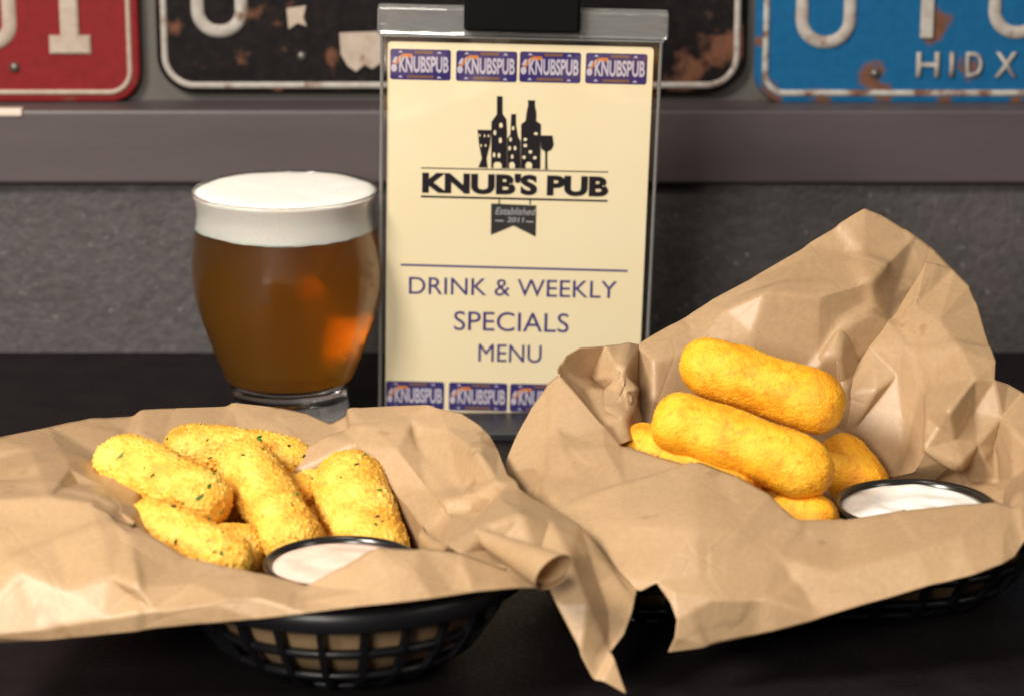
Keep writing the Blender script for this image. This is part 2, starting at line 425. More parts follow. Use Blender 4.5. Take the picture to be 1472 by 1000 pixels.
# clear sleeve: front sheet, back sheet, solid top bar
s0, s1 = cw0 - 0.0030, cw1 + 0.0036; st = uv(740, 12)[1]; sb = 0.0
acr = mat_clear('clear_acrylic', (0.97, 0.97, 0.96), 1.45, 0.04)
edge_m = NT('acrylic_edge').set(Base_Color=(0.55, 0.55, 0.53), Roughness=0.25, Alpha=1.0); edge_m.b.inputs['Transmission Weight'].default_value = 0.75
bm_obj('front_sheet', box_bm(s0 + .0012, s1 - .0012, -0.0030, -0.0012, sb + .001, ch1 + 0.003), acr, menu)
bm_obj('back_sheet', box_bm(s0 + .0012, s1 - .0012, 0.0012, 0.0030, sb + .001, ch1 + 0.003), acr, menu)
bm_obj('side_edge', box_bm(s0 - 0.0004, s0 + 0.0011, -0.0032, 0.0032, sb, ch1 + 0.003, 0.0006), edge_m.m, menu)
bm_obj('side_edge', box_bm(s1 - 0.0011, s1 + 0.0004, -0.0032, 0.0032, sb, ch1 + 0.003, 0.0006), edge_m.m, menu)
bm_obj('bottom_edge', box_bm(s0 + .0013, s1 - .0013, -0.0032, 0.0032, sb - 0.0012, sb + 0.0008, 0.0004), edge_m.m, menu)
topm = NT('hazy_acrylic').set(Base_Color=(0.75, 0.76, 0.76), Roughness=0.10); topm.b.inputs['Transmission Weight'].default_value = 0.85
topm.normal(topm.bump(topm.noise(60, 3, 0.5, None, (0.3, 1, 1.5)), 0.4, 0.003))
bm_obj('top_bar', box_bm(s0 - 0.0018, s1 + 0.0026, -0.0042, 0.0042, ch1 + 0.0045, st, 0.0012, 3), topm.m, menu)
bm_obj('top_lip', box_bm(s0 - 0.0005, s1 + 0.001, -0.0036, 0.0036, ch1 + 0.0032, ch1 + 0.0043, 0.0004), edge_m.m, menu)
k0, k1 = uv(667, 38), uv(833, 38)
bm = box_bm(k0[0], k1[0], -0.0095, 0.0095, k0[1], k0[1] + 0.034, 0.0018, 3)
bm_obj('clip', bm, M['matte_black'], menu)
bm_obj('post', box_bm(-0.012, 0.012, 0.0045, 0.0085, 0.001, k0[1] + 0.01, 0.001), M['matte_black'], menu)
foot = NT('grey_foot').set(Base_Color=(0.02, 0.02, 0.021), Roughness=0.35)
inv = (Matrix.Translation(MB) @ mrot.to_4x4()).inverted()
bm = box_bm(MB.x - 0.060, MB.x + 0.055, MB.y - 0.036, MB.y + 0.055, 0.0002, 0.0050, 0.001)
bmesh.ops.transform(bm, matrix=inv, verts=bm.verts)
bm_obj('foot', bm, foot.m, menu)
tag(menu, 'clear upright menu holder with cream pub menu card and black clip', 'menu stand')
# print on the card
E1, E2, E3, E4 = -0.00020, -0.00035, -0.00050, -0.00065
def U(*pts): return [uv(a, b) for a, b in pts]
def pline(name, a, b, w_px, mat, y=E1):
    (xa, za), (xb, zb_) = uv(*a), uv(*b); h = w_px / 2 / 2920
    return poly(name, [(xa, za - h), (xb, zb_ - h), (xb, zb_ + h), (xa, za + h)], y, mat, card)
def fit(name, body, a, b, mat, bold=0.0, y=E1, italic=0.0):
    """a: top left pixel, b: bottom right pixel of the inked box"""
    xa, za = uv(*a); xb, zb_ = uv(*b)
    return lettering(name, body, xa, xb, zb_, za, y, mat, card, bold, 0.0, italic)
pline('rule', (605, 241.5), (874, 247.5), 1.6, ink); pline('rule', (605, 282.5), (873, 289), 3.0, ink)
fit('title_lettering', "KNUB'S PUB", (607, 247), (874, 283.5), ink, 0.05)
pline('rule', (576, 380.5), (902, 389.5), 3.0, navy)
fit('lettering', 'DRINK & WEEKLY', (588, 398), (886, 429), navy, 0.0)
fit('lettering', 'SPECIALS', (653, 447), (817, 478), navy, 0.0)
fit('lettering', 'MENU', (688, 494), (778, 521), navy, 0.0)
# skyline of bottles
Z = lambda x, y: (670 + x / 4.35, 120 + y / 4.35)
def sky(name, pts): return poly(name, U(*[Z(x, y) for x, y in pts]), E1, ink, card)
sky('printed_pint_glass', [(72, 290), (158, 292), (150, 380), (128, 470), (135, 528), (75, 526), (98, 470), (80, 380)])
sky('printed_wine_bottle', [(193, 80), (228, 82), (228, 190), (252, 225), (256, 300), (256, 532), (156, 530), (158, 240), (192, 195)])
sky('printed_beer_bottle', [(282, 192), (312, 192), (312, 260), (325, 335), (340, 360), (340, 534), (258, 533), (258, 345), (276, 320)])
sky('printed_whisky_bottle', [(386, 105), (432, 107), (430, 135), (440, 190), (438, 235), (468, 255), (464, 536), (342, 534), (344, 255), (372, 235), (378, 180), (388, 135)])
sky('printed_wine_glass', [(465, 325), (540, 327), (548, 385), (535, 415), (508, 428), (508, 530), (520, 538), (482, 537), (494, 530), (494, 428), (470, 410)])
for x, y, a, b in ((218, 262, 11, 17), (180, 308, 9, 16), (214, 356, 10, 18), (175, 447, 9, 16), (206, 450, 9, 16), (294, 280, 8, 14), (278, 350, 8, 14), (272, 405, 9, 14),
                   (306, 405, 9, 14), (288, 458, 8, 14), (370, 350, 12, 10), (370, 388, 12, 11), (436, 314, 13, 9), (402, 428, 12, 11), (362, 462, 11, 11), (430, 465, 12, 10),
                   (85, 325, 5, 9), (116, 328, 5, 9), (140, 328, 5, 9), (94, 388, 5, 9), (122, 388, 5, 9)):
    poly('printed_window', U(*[Z(x + a * math.cos(k * math.pi / 4), y + b * math.sin(k * math.pi / 4)) for k in range(8)]), E2, cardm.m, card)
for x, wd in ((197, 25), (287, 17), (392, 20)):
    poly('printed_window', U(Z(x - wd, 530), Z(x - wd, 505), Z(x - wd * .5, 492), Z(x + wd * .5, 492), Z(x + wd, 505), Z(x + wd, 531)), E2, cardm.m, card)
pline('banner_cord', (717, 288), (717, 294), 3, grey_ink); 
for xx in (717.5, 762):
    quad('banner_cord', uv(xx - 1, 290)[0], uv(xx + 1, 290)[0], uv(xx, 294)[1], uv(xx, 287)[1], E1, grey_ink, card)
poly('banner', U((706, 292.5), (771, 295.5), (770, 340.5), (738, 324.5), (705.5, 338)), E1, grey_ink, card)
fit('banner_lettering', 'Established', (712, 298), (768, 309.5), silver, 0.01, E2, 0.25)
fit('banner_lettering', '2011', (729, 312), (752, 320), silver, 0.02, E2, 0.15)
pline('banner_rule', (712, 317), (724, 317.6), 2, silver, E2); pline('banner_rule', (756, 318.4), (767, 319), 2, silver, E2)
# small printed plates
def mini(px0, py0, wpx, hpx):
    S = lambda fx, fy: uv(px0 + fx * wpx, py0 + fy * hpx + fx * 2.0)
    xa, za = S(0, 0); xb, zb_ = S(1, 1)
    bmid = za + (zb_ - za)
    r0 = rrect(xa, xb, zb_, za, 0.0012, 3)
    o = poly('printed_plate', r0, E1, purple, card)
    w_, h_ = xb - xa, za - zb_
    q = lambda a, b, c, d, y, m, nm='printed_mark': quad(nm, xa + a * w_, xa + b * w_, zb_ + c * h_, zb_ + d * h_, y, m, card)
    q(.40, .70, .86, .95, E2, brown); q(.28, .72, .06, .15, E2, brown)
    for a, b in ((.17, .91), (.81, .90), (.17, .10), (.81, .09)):
        poly('printed_mark', [(xa + a * w_ - .0012, zb_ + b * h_ - .0004), (xa + a * w_ + .0012, zb_ + b * h_ - .0004), (xa + a * w_, zb_ + b * h_ + .0007)], E2, lilac, card)
    arc = [(.03 + .33 * (k / 8), .45 + .40 * math.sin(math.pi * .5 * min(1, k / 5))) for k in range(9)]
    arc2 = [(a + .02, b - .13) for a, b in reversed(arc)]
    poly('printed_arc', [(xa + a * w_, zb_ + b * h_) for a, b in arc + arc2], E2, orange, card)
    poly('printed_mark', [(xa + (.065 + .05 * math.cos(k * .785)) * w_, zb_ + (.38 + .13 * math.sin(k * .785)) * h_) for k in range(8)], E3, lilac, card)
    poly('printed_mark', [(xa + a * w_, zb_ + b * h_) for a, b in ((.03, .56), (.10, .56), (.12, .76), (.08, .74))], E3, lilac, card)
    lettering('plate_lettering', 'KNUBSPUB', xa + .15 * w_, xb - .035 * w_, zb_ + .25 * h_, zb_ + .78 * h_, E4, lilac, card, 0.028)
for a, b in ((561, 70), (656, 72.5), (747.5, 74), (842.5, 76)): mini(a, b, 86.5, 44)
for a, b in ((555, 546.5), (645.5, 548.5), (733.5, 550.5), (822, 552.5)): mini(a, b, 83, 40)

# ------------------------------------------------------------------ beer glass
GX, GY = -0.1104, 1.33
glass = empty('beer_glass', (GX, GY, 0.0002))
outer = smooth_profile([(0.0300, 0.0), (0.0300, 0.006), (0.0288, 0.0130), (0.0282, 0.0185), (0.0318, 0.0262), (0.0368, 0.0390), (0.0447, 0.0632), (0.0468, 0.0810),
                        (0.0454, 0.0960), (0.0437, 0.1075), (0.0441, 0.1135), (0.0455, 0.1195)], 6)
inner = smooth_profile([(0.0445, 0.1195), (0.0430, 0.1135), (0.0426, 0.1075), (0.0440, 0.0960), (0.0450, 0.0810), (0.0428, 0.0632), (0.0346, 0.0390), (0.0308, 0.0305),
                        (0.0262, 0.0248), (0.0140, 0.0222), (0.0, 0.0218)], 6)
prof = [(0, 0.003), (0.024, 0.003), (0.0285, 0.0)] + outer + [(0.0452, 0.1202), (0.0448, 0.1202)] + inner
gm = NT('clear_glass').set(Base_Color=(0.99, 1.0, 0.99), Roughness=0.0, IOR=1.47); gm.b.inputs['Transmission Weight'].default_value = 1.0
bm_obj('glass_body', lathe(prof, 128), gm.m, glass, True)
ZB = 0.1030
def inner_r(z):
    pp = sorted([(b, a) for a, b in inner])
    for (za, ra), (zb_, rb) in zip(pp, pp[1:]):
        if za <= z <= zb_: return ra + (rb - ra) * (z - za) / max(zb_ - za, 1e-9)
    return pp[-1][1]
bp = [(0, 0.0215)] + [(inner_r(z) + 0.0003, z) for z in [0.0220 + (ZB - 0.0220) * k / 40 for k in range(1, 41)]] + [(0, ZB)]
beer = NT('amber_beer').set(Base_Color=(1, 1, 1), Roughness=0.24, IOR=1.34); beer.b.inputs['Transmission Weight'].default_value = 1.0
va = beer.n('ShaderNodeVolumeAbsorption'); va.inputs[0].default_value = (1.0, 0.845, 0.0, 1); va.inputs[1].default_value = 90
vs = beer.n('ShaderNodeVolumeScatter'); vs.inputs[0].default_value = (1.0, 0.88, 0.45, 1); vs.inputs[1].default_value = 13.0; vs.inputs['Anisotropy'].default_value = 0.3
ads = beer.n('ShaderNodeAddShader'); beer.l(va.outputs[0], ads.inputs[0]); beer.l(vs.outputs[0], ads.inputs[1]); beer.l(ads.outputs[0], beer.out.inputs['Volume'])
bm_obj('beer', lathe(bp, 96), beer.m, glass, True)
fm = NT('foam').set(Base_Color=(0.90, 0.865, 0.80), Roughness=0.75)
fm.b.inputs['Subsurface Weight'].default_value = 0.3; fm.b.inputs['Subsurface Scale'].default_value = 0.004
fm.normal(fm.bump(fm.noise(800, 3, 0.65), 0.5, 0.0008, fm.bump(fm.noise(120, 3, 0.5), 0.25, 0.0012)))
fp = [(0, ZB + 0.0004), (0.040, ZB + 0.0004), (inner_r(ZB - 0.0018) + 0.0001, ZB - 0.0018)] + [(inner_r(z) + 0.0006, z) for z in [ZB - 0.0012 + (0.1182 - ZB + 0.0012) * k / 20 for k in range(21)]] + [(0.0430, 0.1196), (0.0400, 0.1203), (0.030, 0.1206), (0.012, 0.1203), (0, 0.1202)]
bm = lathe(fp, 96)
for v in bm.verts:
    if v.co.z > 0.119: v.co.z += 0.0007 * noise.noise(v.co * 60)
    if v.co.z < ZB + 0.002 and math.hypot(v.co.x, v.co.y) > 0.041:
        fz = (ZB + 0.002 - v.co.z) / 0.0038
        v.co.z += fz * (0.0011 * noise.noise(v.co * 55) + 0.0006 * noise.noise(Vector((v.co.x, v.co.y, 0)) * 240))
bm_obj('foam_head', bm, fm.m, glass, True)
tag(glass, 'rounded glass of amber beer with white foam beside the menu', 'beer glass')

# ------------------------------------------------------------------ baskets
def stadium(hl, r, n):
    """n points and outward normals, evenly spaced along a stadium whose long axis is x"""
    per = 4 * hl + 2 * math.pi * r; out = []
    for i in range(n):
        s = per * i / n
        if s < 2 * hl: p, q = (-hl + s, -r), (0, -1)
        elif s < 2 * hl + math.pi * r:
            a = -math.pi / 2 + (s - 2 * hl) / r; q = (math.cos(a), math.sin(a)); p = (hl + r * q[0], r * q[1])
        elif s < 4 * hl + math.pi * r: p, q = (hl - (s - 2 * hl - math.pi * r), r), (0, 1)
        else:
            a = math.pi / 2 + (s - 4 * hl - math.pi * r) / r; q = (math.cos(a), math.sin(a)); p = (-hl + r * q[0], r * q[1])
        out.append((Vector((*p, 0)), Vector((*q, 0))))
    return out
HL, BR = 0.050, 0.065
def side_inset(z): # inward offset of the basket's side at height z
    pr = [(0.0, 0.034), (0.006, 0.023), (0.013, 0.0145), (0.024, 0.0075), (0.037, 0.0015), (0.045, 0.0)]
    for (za, a), (zb_, b) in zip(pr, pr[1:]):
        if z <= zb_: return a + (b - a) * (z - za) / (zb_ - za)
    return 0.0
def sweep(section, n=120):
    st_ = stadium(HL, BR, n); bm = bmesh.new()
    rs = [[bm.verts.new(p + q * o + Vector((0, 0, z))) for o, z in section] for p, q in st_]
    m = len(section)
    for i in range(n):
        for k in range(m):
            bm.faces.new((rs[i][k], rs[(i + 1) % n][k], rs[(i + 1) % n][(k + 1) % m], rs[i][(k + 1) % m]))
    return bm
def make_basket(loc, rz, label):
    t = empty('food_basket', loc, (0, 0, rz))
    bm_obj('rim', sweep([(0.0005, 0.0452), (0.0045, 0.0450), (0.0062, 0.0438), (0.0064, 0.0375), (0.0052, 0.0366), (0.0030, 0.0366), (0.0010, 0.0370), (-0.0012, 0.0385), (-0.0012, 0.0440)]), M['black'], t, True)
    for z, h in ((0.0238, 0.0016), (0.0125, 0.0014)):
        i0 = side_inset(z)
        bm_obj('ring', sweep([(-i0 + .0006, z - h), (-i0 + .0014, z), (-i0 + .0006, z + h), (-i0 - .0014, z + h), (-i0 - .0014, z - h)]), M['black'], t, True)
    bm_obj('base', sweep([(-0.033, 0.0), (-0.031, 0.0004), (-0.0305, 0.0035), (-0.036, 0.0035), (-0.040, 0.0015), (-0.040, 0.0004)]), M['black'], t, True)
    n = 36
    for p, q in stadium(HL, BR, n):
        tn = Vector((-q.y, q.x, 0)); vs_, fs = [], []
        zs = [0.0385, 0.030, 0.024, 0.018, 0.0125, 0.006, 0.0012]
        for z in zs:
            c = p - q * side_inset(z)
            for a, b in ((-1, 0), (1, 0), (0.7, 1), (-0.7, 1)):
                vs_.append(c + tn * (a * 0.0017) + q * (0.0022 if b else -0.0006) + Vector((0, 0, z)))
        for k in range(len(zs) - 1):
            for j in range(4):
                fs.append((k * 4 + j, k * 4 + (j + 1) % 4, k * 4 + 4 + (j + 1) % 4, k * 4 + 4 + j))
        fs += [(0, 1, 2, 3), tuple(len(vs_) - 4 + j for j in (3, 2, 1, 0))]
        mesh_obj('rib', vs_, fs, M['black'], t)
    return tag(t, label, 'basket', 'black food baskets')
FL = Vector((P(494, 883, 0.947).x - 0.003, 1.014, 0.0))      # centre of the near round end, left basket
axL = Vector((-0.040, 0.0916, 0)).normalized()
cL = FL + axL * HL; rzL = math.atan2(axL.y, axL.x)
cR = Vector((0.108, 1.086, 0)); rzR = R(4)
make_basket((cL.x, cL.y, 0.0003), rzL, 'black open-ribbed plastic basket in front of the beer glass')
make_basket((cR.x, cR.y, 0.0003), rzR, 'black plastic basket mostly hidden by paper, at the right below the menu')

# ------------------------------------------------------------------ kraft paper liners
def build_paper(name, patches, lofts, bowl, mat, seed, levels=4, smooth_it=2, crumple=1.0):
    V, F, key = [], [], {}
    rnd = random.Random(int(seed * 10))
    def vid(p):
        k = (round(p.x, 5), round(p.y, 5), round(p.z, 5))
        if k not in key: key[k] = len(V); V.append(p.copy())
        return key[k]
    for pt in patches:
        co, idx, dep = [], {}, []
        def add(p):
            k = (round(p[0], 2), round(p[1], 2))
            if k not in idx: idx[k] = len(co); co.append(Vector((p[0], p[1]))); dep.append(p[2])
            return idx[k]
        loop = [add(p) for p in pt['outline']]
        edges = []
        for li, ln in enumerate(pt.get('lines', [])):
            sg = 0.0035 * (1 if rnd.random() < 0.5 else -1)
            ids = [add(p if (i in (0, len(ln) - 1) or p[2] < 0.3) else (p[0], p[1], p[2] + sg)) for i, p in enumerate(ln)]; edges += list(zip(ids, ids[1:]))
        for p in pt.get('pts', []): add(p)
        vs_, es, fs, ov, oe, of = delaunay_2d_cdt(co, edges, [loop], 1, 1e-5)
        W3 = []
        for v, o in zip(vs_, ov):
            if o: W3.append(vid(P(co[o[0]].x, co[o[0]].y, dep[o[0]])))
            else:
                j = sorted(range(len(co)), key=lambda q: (co[q] - v).length)[:2]
                W3.append(vid(P(v.x, v.y, (dep[j[0]] + dep[j[1]]) / 2)))
        for f in fs: F.append(tuple(W3[i] for i in f))
    for la, lb in lofts:
        a, b = [vid(P(*p)) for p in la], [vid(P(*p) if len(p) == 3 else Vector(p[1:])) for p in lb]
        for i in range(len(a) - 1):
            F.append((a[i], a[i + 1], b[i])); F.append((a[i + 1], b[i + 1], b[i]))
    F = [f for f in F if len(set(f)) == 3]
    for _ in range(levels):
        mid, NF = {}, []
        def m(a, b):
            k = (a, b) if a < b else (b, a)
            if k not in mid: mid[k] = len(V); V.append((V[a] + V[b]) * 0.5)
            return mid[k]
        for a, b, c in F:
            ab, bc, ca = m(a, b), m(b, c), m(c, a)
            NF += [(a, ab, ca), (ab, b, bc), (ca, bc, c), (ab, bc, ca)]
        F = NF
    # round the folds
    ec = {}
    for a, b, c in F:
        for e in ((a, b), (b, c), (c, a)):
            e = e if e[0] < e[1] else (e[1], e[0]); ec[e] = ec.get(e, 0) + 1
    nb = [[] for _ in V]; bn = [[] for _ in V]
    for (a, b), n in ec.items():
        nb[a].append(b); nb[b].append(a)
        if n == 1: bn[a].append(b); bn[b].append(a)
    for it in range(smooth_it):
        NV = []
        for i, v in enumerate(V):
            L = bn[i] or nb[i]
            if len(bn[i]) and len(bn[i]) != 2 or not L: NV.append(v); continue
            s = Vector()
            for j in L: s += V[j]
            k = 0.35 if bn[i] else 0.6
            NV.append(v.lerp(s / len(L), k))
        V = NV
    me = bpy.data.meshes.new(name); me.from_pydata([tuple(v) for v in V], [], F); me.update()
    # paper crumple along the normal
    sv = Vector((seed * 3.7, seed * 1.3, seed))
    N = [v.normal.copy() for v in me.vertices]
    for v, nrm in zip(me.vertices, N):
        p = v.co + sv
        h = noise.noise(p * 12) * 0.0016
        for scl, slope in ((14, 0.058), (38, 0.013)):
            p2 = p + noise.noise_vector(p * 30) * 0.002
            ds, cs = noise.voronoi(p2 * scl); tw = th = 0.0
            for d_, c_ in zip(ds, cs):
                w_ = math.exp(-(d_ - ds[0]) * 60)
                th += w_ * noise.noise_vector(c_ * 7.31).dot(p2 * scl - c_); tw += w_
            h += th / tw * slope / scl * 2.2
        v.co += nrm * h * crumple
    bm = bmesh.new(); bm.from_mesh(me)
    # bowl: the part that lines the basket
    c, rz = bowl; mt = Matrix.Translation(c) @ Matrix.Rotation(rz, 4, 'Z')
    st_ = stadium(HL, BR, 160); rs = []
    for z, extra in ((0.0435, 0.003), (0.036, 0.0035), (0.028, 0.0035), (0.020, 0.0040), (0.013, 0.006), (0.008, 0.012), (0.0065, 0.022)):
        ring = []
        for p, q in st_:
            o = side_inset(z) + extra
            w3 = mt @ (p - q * o + Vector((0, 0, z)))
            hh = noise.noise((w3 + sv) * 45) * 0.0012
            ring.append(bm.verts.new(w3 - (mt.to_3x3() @ q) * abs(hh)))
        rs.append(ring)
    for a, b in zip(rs, rs[1:]):
        for i in range(160): bm.faces.new((a[i], a[(i + 1) % 160], b[(i + 1) % 160], b[i]))
    bm.faces.new(rs[-1])
    o = bm_obj(name, bm, mat, None, True)
    bpy.data.meshes.remove(me)
    return o

ridgeL = [(-60, 716, 1.010), (70, 712, 1.008), (130, 722, 1.003), (190, 752, 0.995), (270, 799, 0.985), (345, 816, 0.975), (440, 842, 0.964), (490, 817, 0.963), (540, 790, 0.965), (600, 789, 0.968), (660, 797, 0.970), (735, 822, 0.970), (790, 842, 0.970)]
botL = [(-60, 931, 0.955), (60, 920, 0.954), (150, 911, 0.952), (220, 904, 0.949), (300, 896, 0.946), (370, 889, 0.943), (440, 881, 0.939), (500, 875, 0.938), (560, 868, 0.938), (620, 860, 0.942), (680, 851, 0.950), (740, 846, 0.960), (790, 846, 0.966)]
creL = [(-60, 915, 0.951), (60, 904, 0.950), (150, 889, 0.948), (220, 878, 0.945), (300, 868, 0.943), (370, 860, 0.942)]
patL = [
  dict(outline=[(-60, 640, 1.10), (0, 628, 1.105), (70, 612, 1.125), (130, 598, 1.14), (190, 594, 1.15), (250, 590, 1.158), (330, 585, 1.16), (390, 587, 1.157), (440, 592, 1.15), (474, 603, 1.138),
                (500, 588, 1.135), (560, 584, 1.13), (630, 582, 1.118), (665, 592, 1.112), (692, 612, 1.10), (704, 626, 1.092), (716, 650, 1.08), (728, 685, 1.058), (745, 698, 1.048), (790, 727, 1.03), (832, 757, 1.008),
                (790, 751, 1.003), (749, 747, 0.997), (700, 763, 0.992), (645, 789, 0.985), (640, 850, 0.016), (590, 905, 0.014), (545, 920, 0.014), (490, 928, 0.014), (430, 920, 0.014), (345, 890, 0.016), (270, 850, 0.022), (190, 752, 0.995), (130, 722, 1.003), (70, 712, 1.008), (-60, 716, 1.010)],
       lines=[[(0, 628, 1.105), (45, 650, 1.082), (100, 672, 1.062), (150, 715, 1.030), (205, 768, 1.005)], [(45, 650, 1.082), (0, 690, 1.04), (-60, 716, 1.010)],
              [(112, 696, 1.050), (150, 700, 1.056), (190, 722, 1.046)],
              [(130, 598, 1.14), (140, 650, 1.098), (150, 700, 1.056)], [(250, 590, 1.158), (205, 625, 1.135), (230, 650, 1.12)], [(282, 605, 1.147), (300, 620, 1.14), (330, 640, 1.13)], [(365, 603, 1.148), (345, 625, 1.138)],
              [(474, 603, 1.138), (440, 632, 1.118), (430, 680, 1.105)], [(500, 588, 1.135), (515, 640, 1.11), (560, 700, 1.085)],
              [(520, 606, 1.120), (590, 606, 1.110), (640, 612, 1.104)], [(630, 582, 1.118), (640, 612, 1.104), (600, 640, 1.098), (570, 646, 1.095)], [(640, 612, 1.104), (692, 612, 1.10)], [(640, 612, 1.104), (690, 655, 1.070), (712, 690, 1.052)],
              [(704, 626, 1.092), (690, 655, 1.070)], [(600, 640, 1.098), (615, 700, 1.078), (610, 770, 1.045), (600, 830, 0.016)], [(712, 690, 1.052), (720, 720, 1.03), (749, 747, 0.997)],
              [(720, 720, 1.03), (680, 745, 1.020), (645, 789, 0.985)], [(712, 690, 1.052), (660, 700, 1.068), (615, 700, 1.078)], [(745, 728, 1.020), (790, 751, 1.003)]],
       pts=[(250, 700, 0.034), (330, 720, 0.024), (400, 720, 0.024), (300, 790, 0.014), (400, 790, 0.012), (500, 740, 0.022), (560, 780, 0.020), (500, 830, 0.012), (250, 760, 0.026), (640, 725, 1.050), (630, 780, 1.012)]),
  dict(outline=ridgeL + list(reversed(botL)) , lines=[creL + [(440, 866, 0.944), (520, 852, 0.946)], [(220, 878, 0.945), (160, 830, 0.966), (70, 760, 0.992)], [(150, 889, 0.948), (200, 845, 0.958), (270, 799, 0.985)], [(330, 862, 0.946), (370, 836, 0.962)], [(540, 790, 0.965), (600, 830, 0.955), (650, 848, 0.951)], [(660, 797, 0.970), (640, 835, 0.955)]],
       pts=[(30, 820, 0.968), (100, 850, 0.960), (280, 838, 0.962), (500, 850, 0.951), (560, 832, 0.951)]),
  dict(outline=[(645, 789, 0.985), (700, 763, 0.992), (749, 747, 0.997), (772, 810, 0.982), (790, 842, 0.973), (735, 824, 0.973), (660, 799, 0.973)], pts=[(705, 792, 0.988)]),
  # corner hanging down to the right
  dict(outline=[(749, 747, 0.997), (790, 751, 1.003), (832, 757, 1.008), (862, 786, 1.0), (890, 818, 0.992), (916, 847, 0.985), (908, 880, 0.977), (896, 912, 0.971), (878, 936, 0.966), (888, 966, 0.960), (900, 998, 0.955), (856, 974, 0.957), (836, 938, 0.960), (800, 868, 0.968), (772, 810, 0.982)],
       lines=[[(790, 751, 1.003), (815, 800, 0.985), (845, 868, 0.970), (878, 936, 0.966)], [(832, 757, 1.008), (845, 800, 0.995), (860, 840, 0.984)]],
       pts=[(875, 880, 0.975)]),
]
loftL = [(ridgeL[3:12], [(190, 752, 0.995), (270, 850, 0.022), (345, 890, 0.016), (430, 920, 0.014), (490, 928, 0.014), (545, 920, 0.014), (590, 905, 0.014), (640, 850, 0.016), (645, 789, 0.985)])]
linerL = build_paper('paper_liner', patL, loftL, (cL, rzL), M['paper_a'], 1.0)
tag(linerL, 'brown kraft paper lining the left basket, its rolled corner hanging to the right', 'paper liner', 'brown paper basket liners')

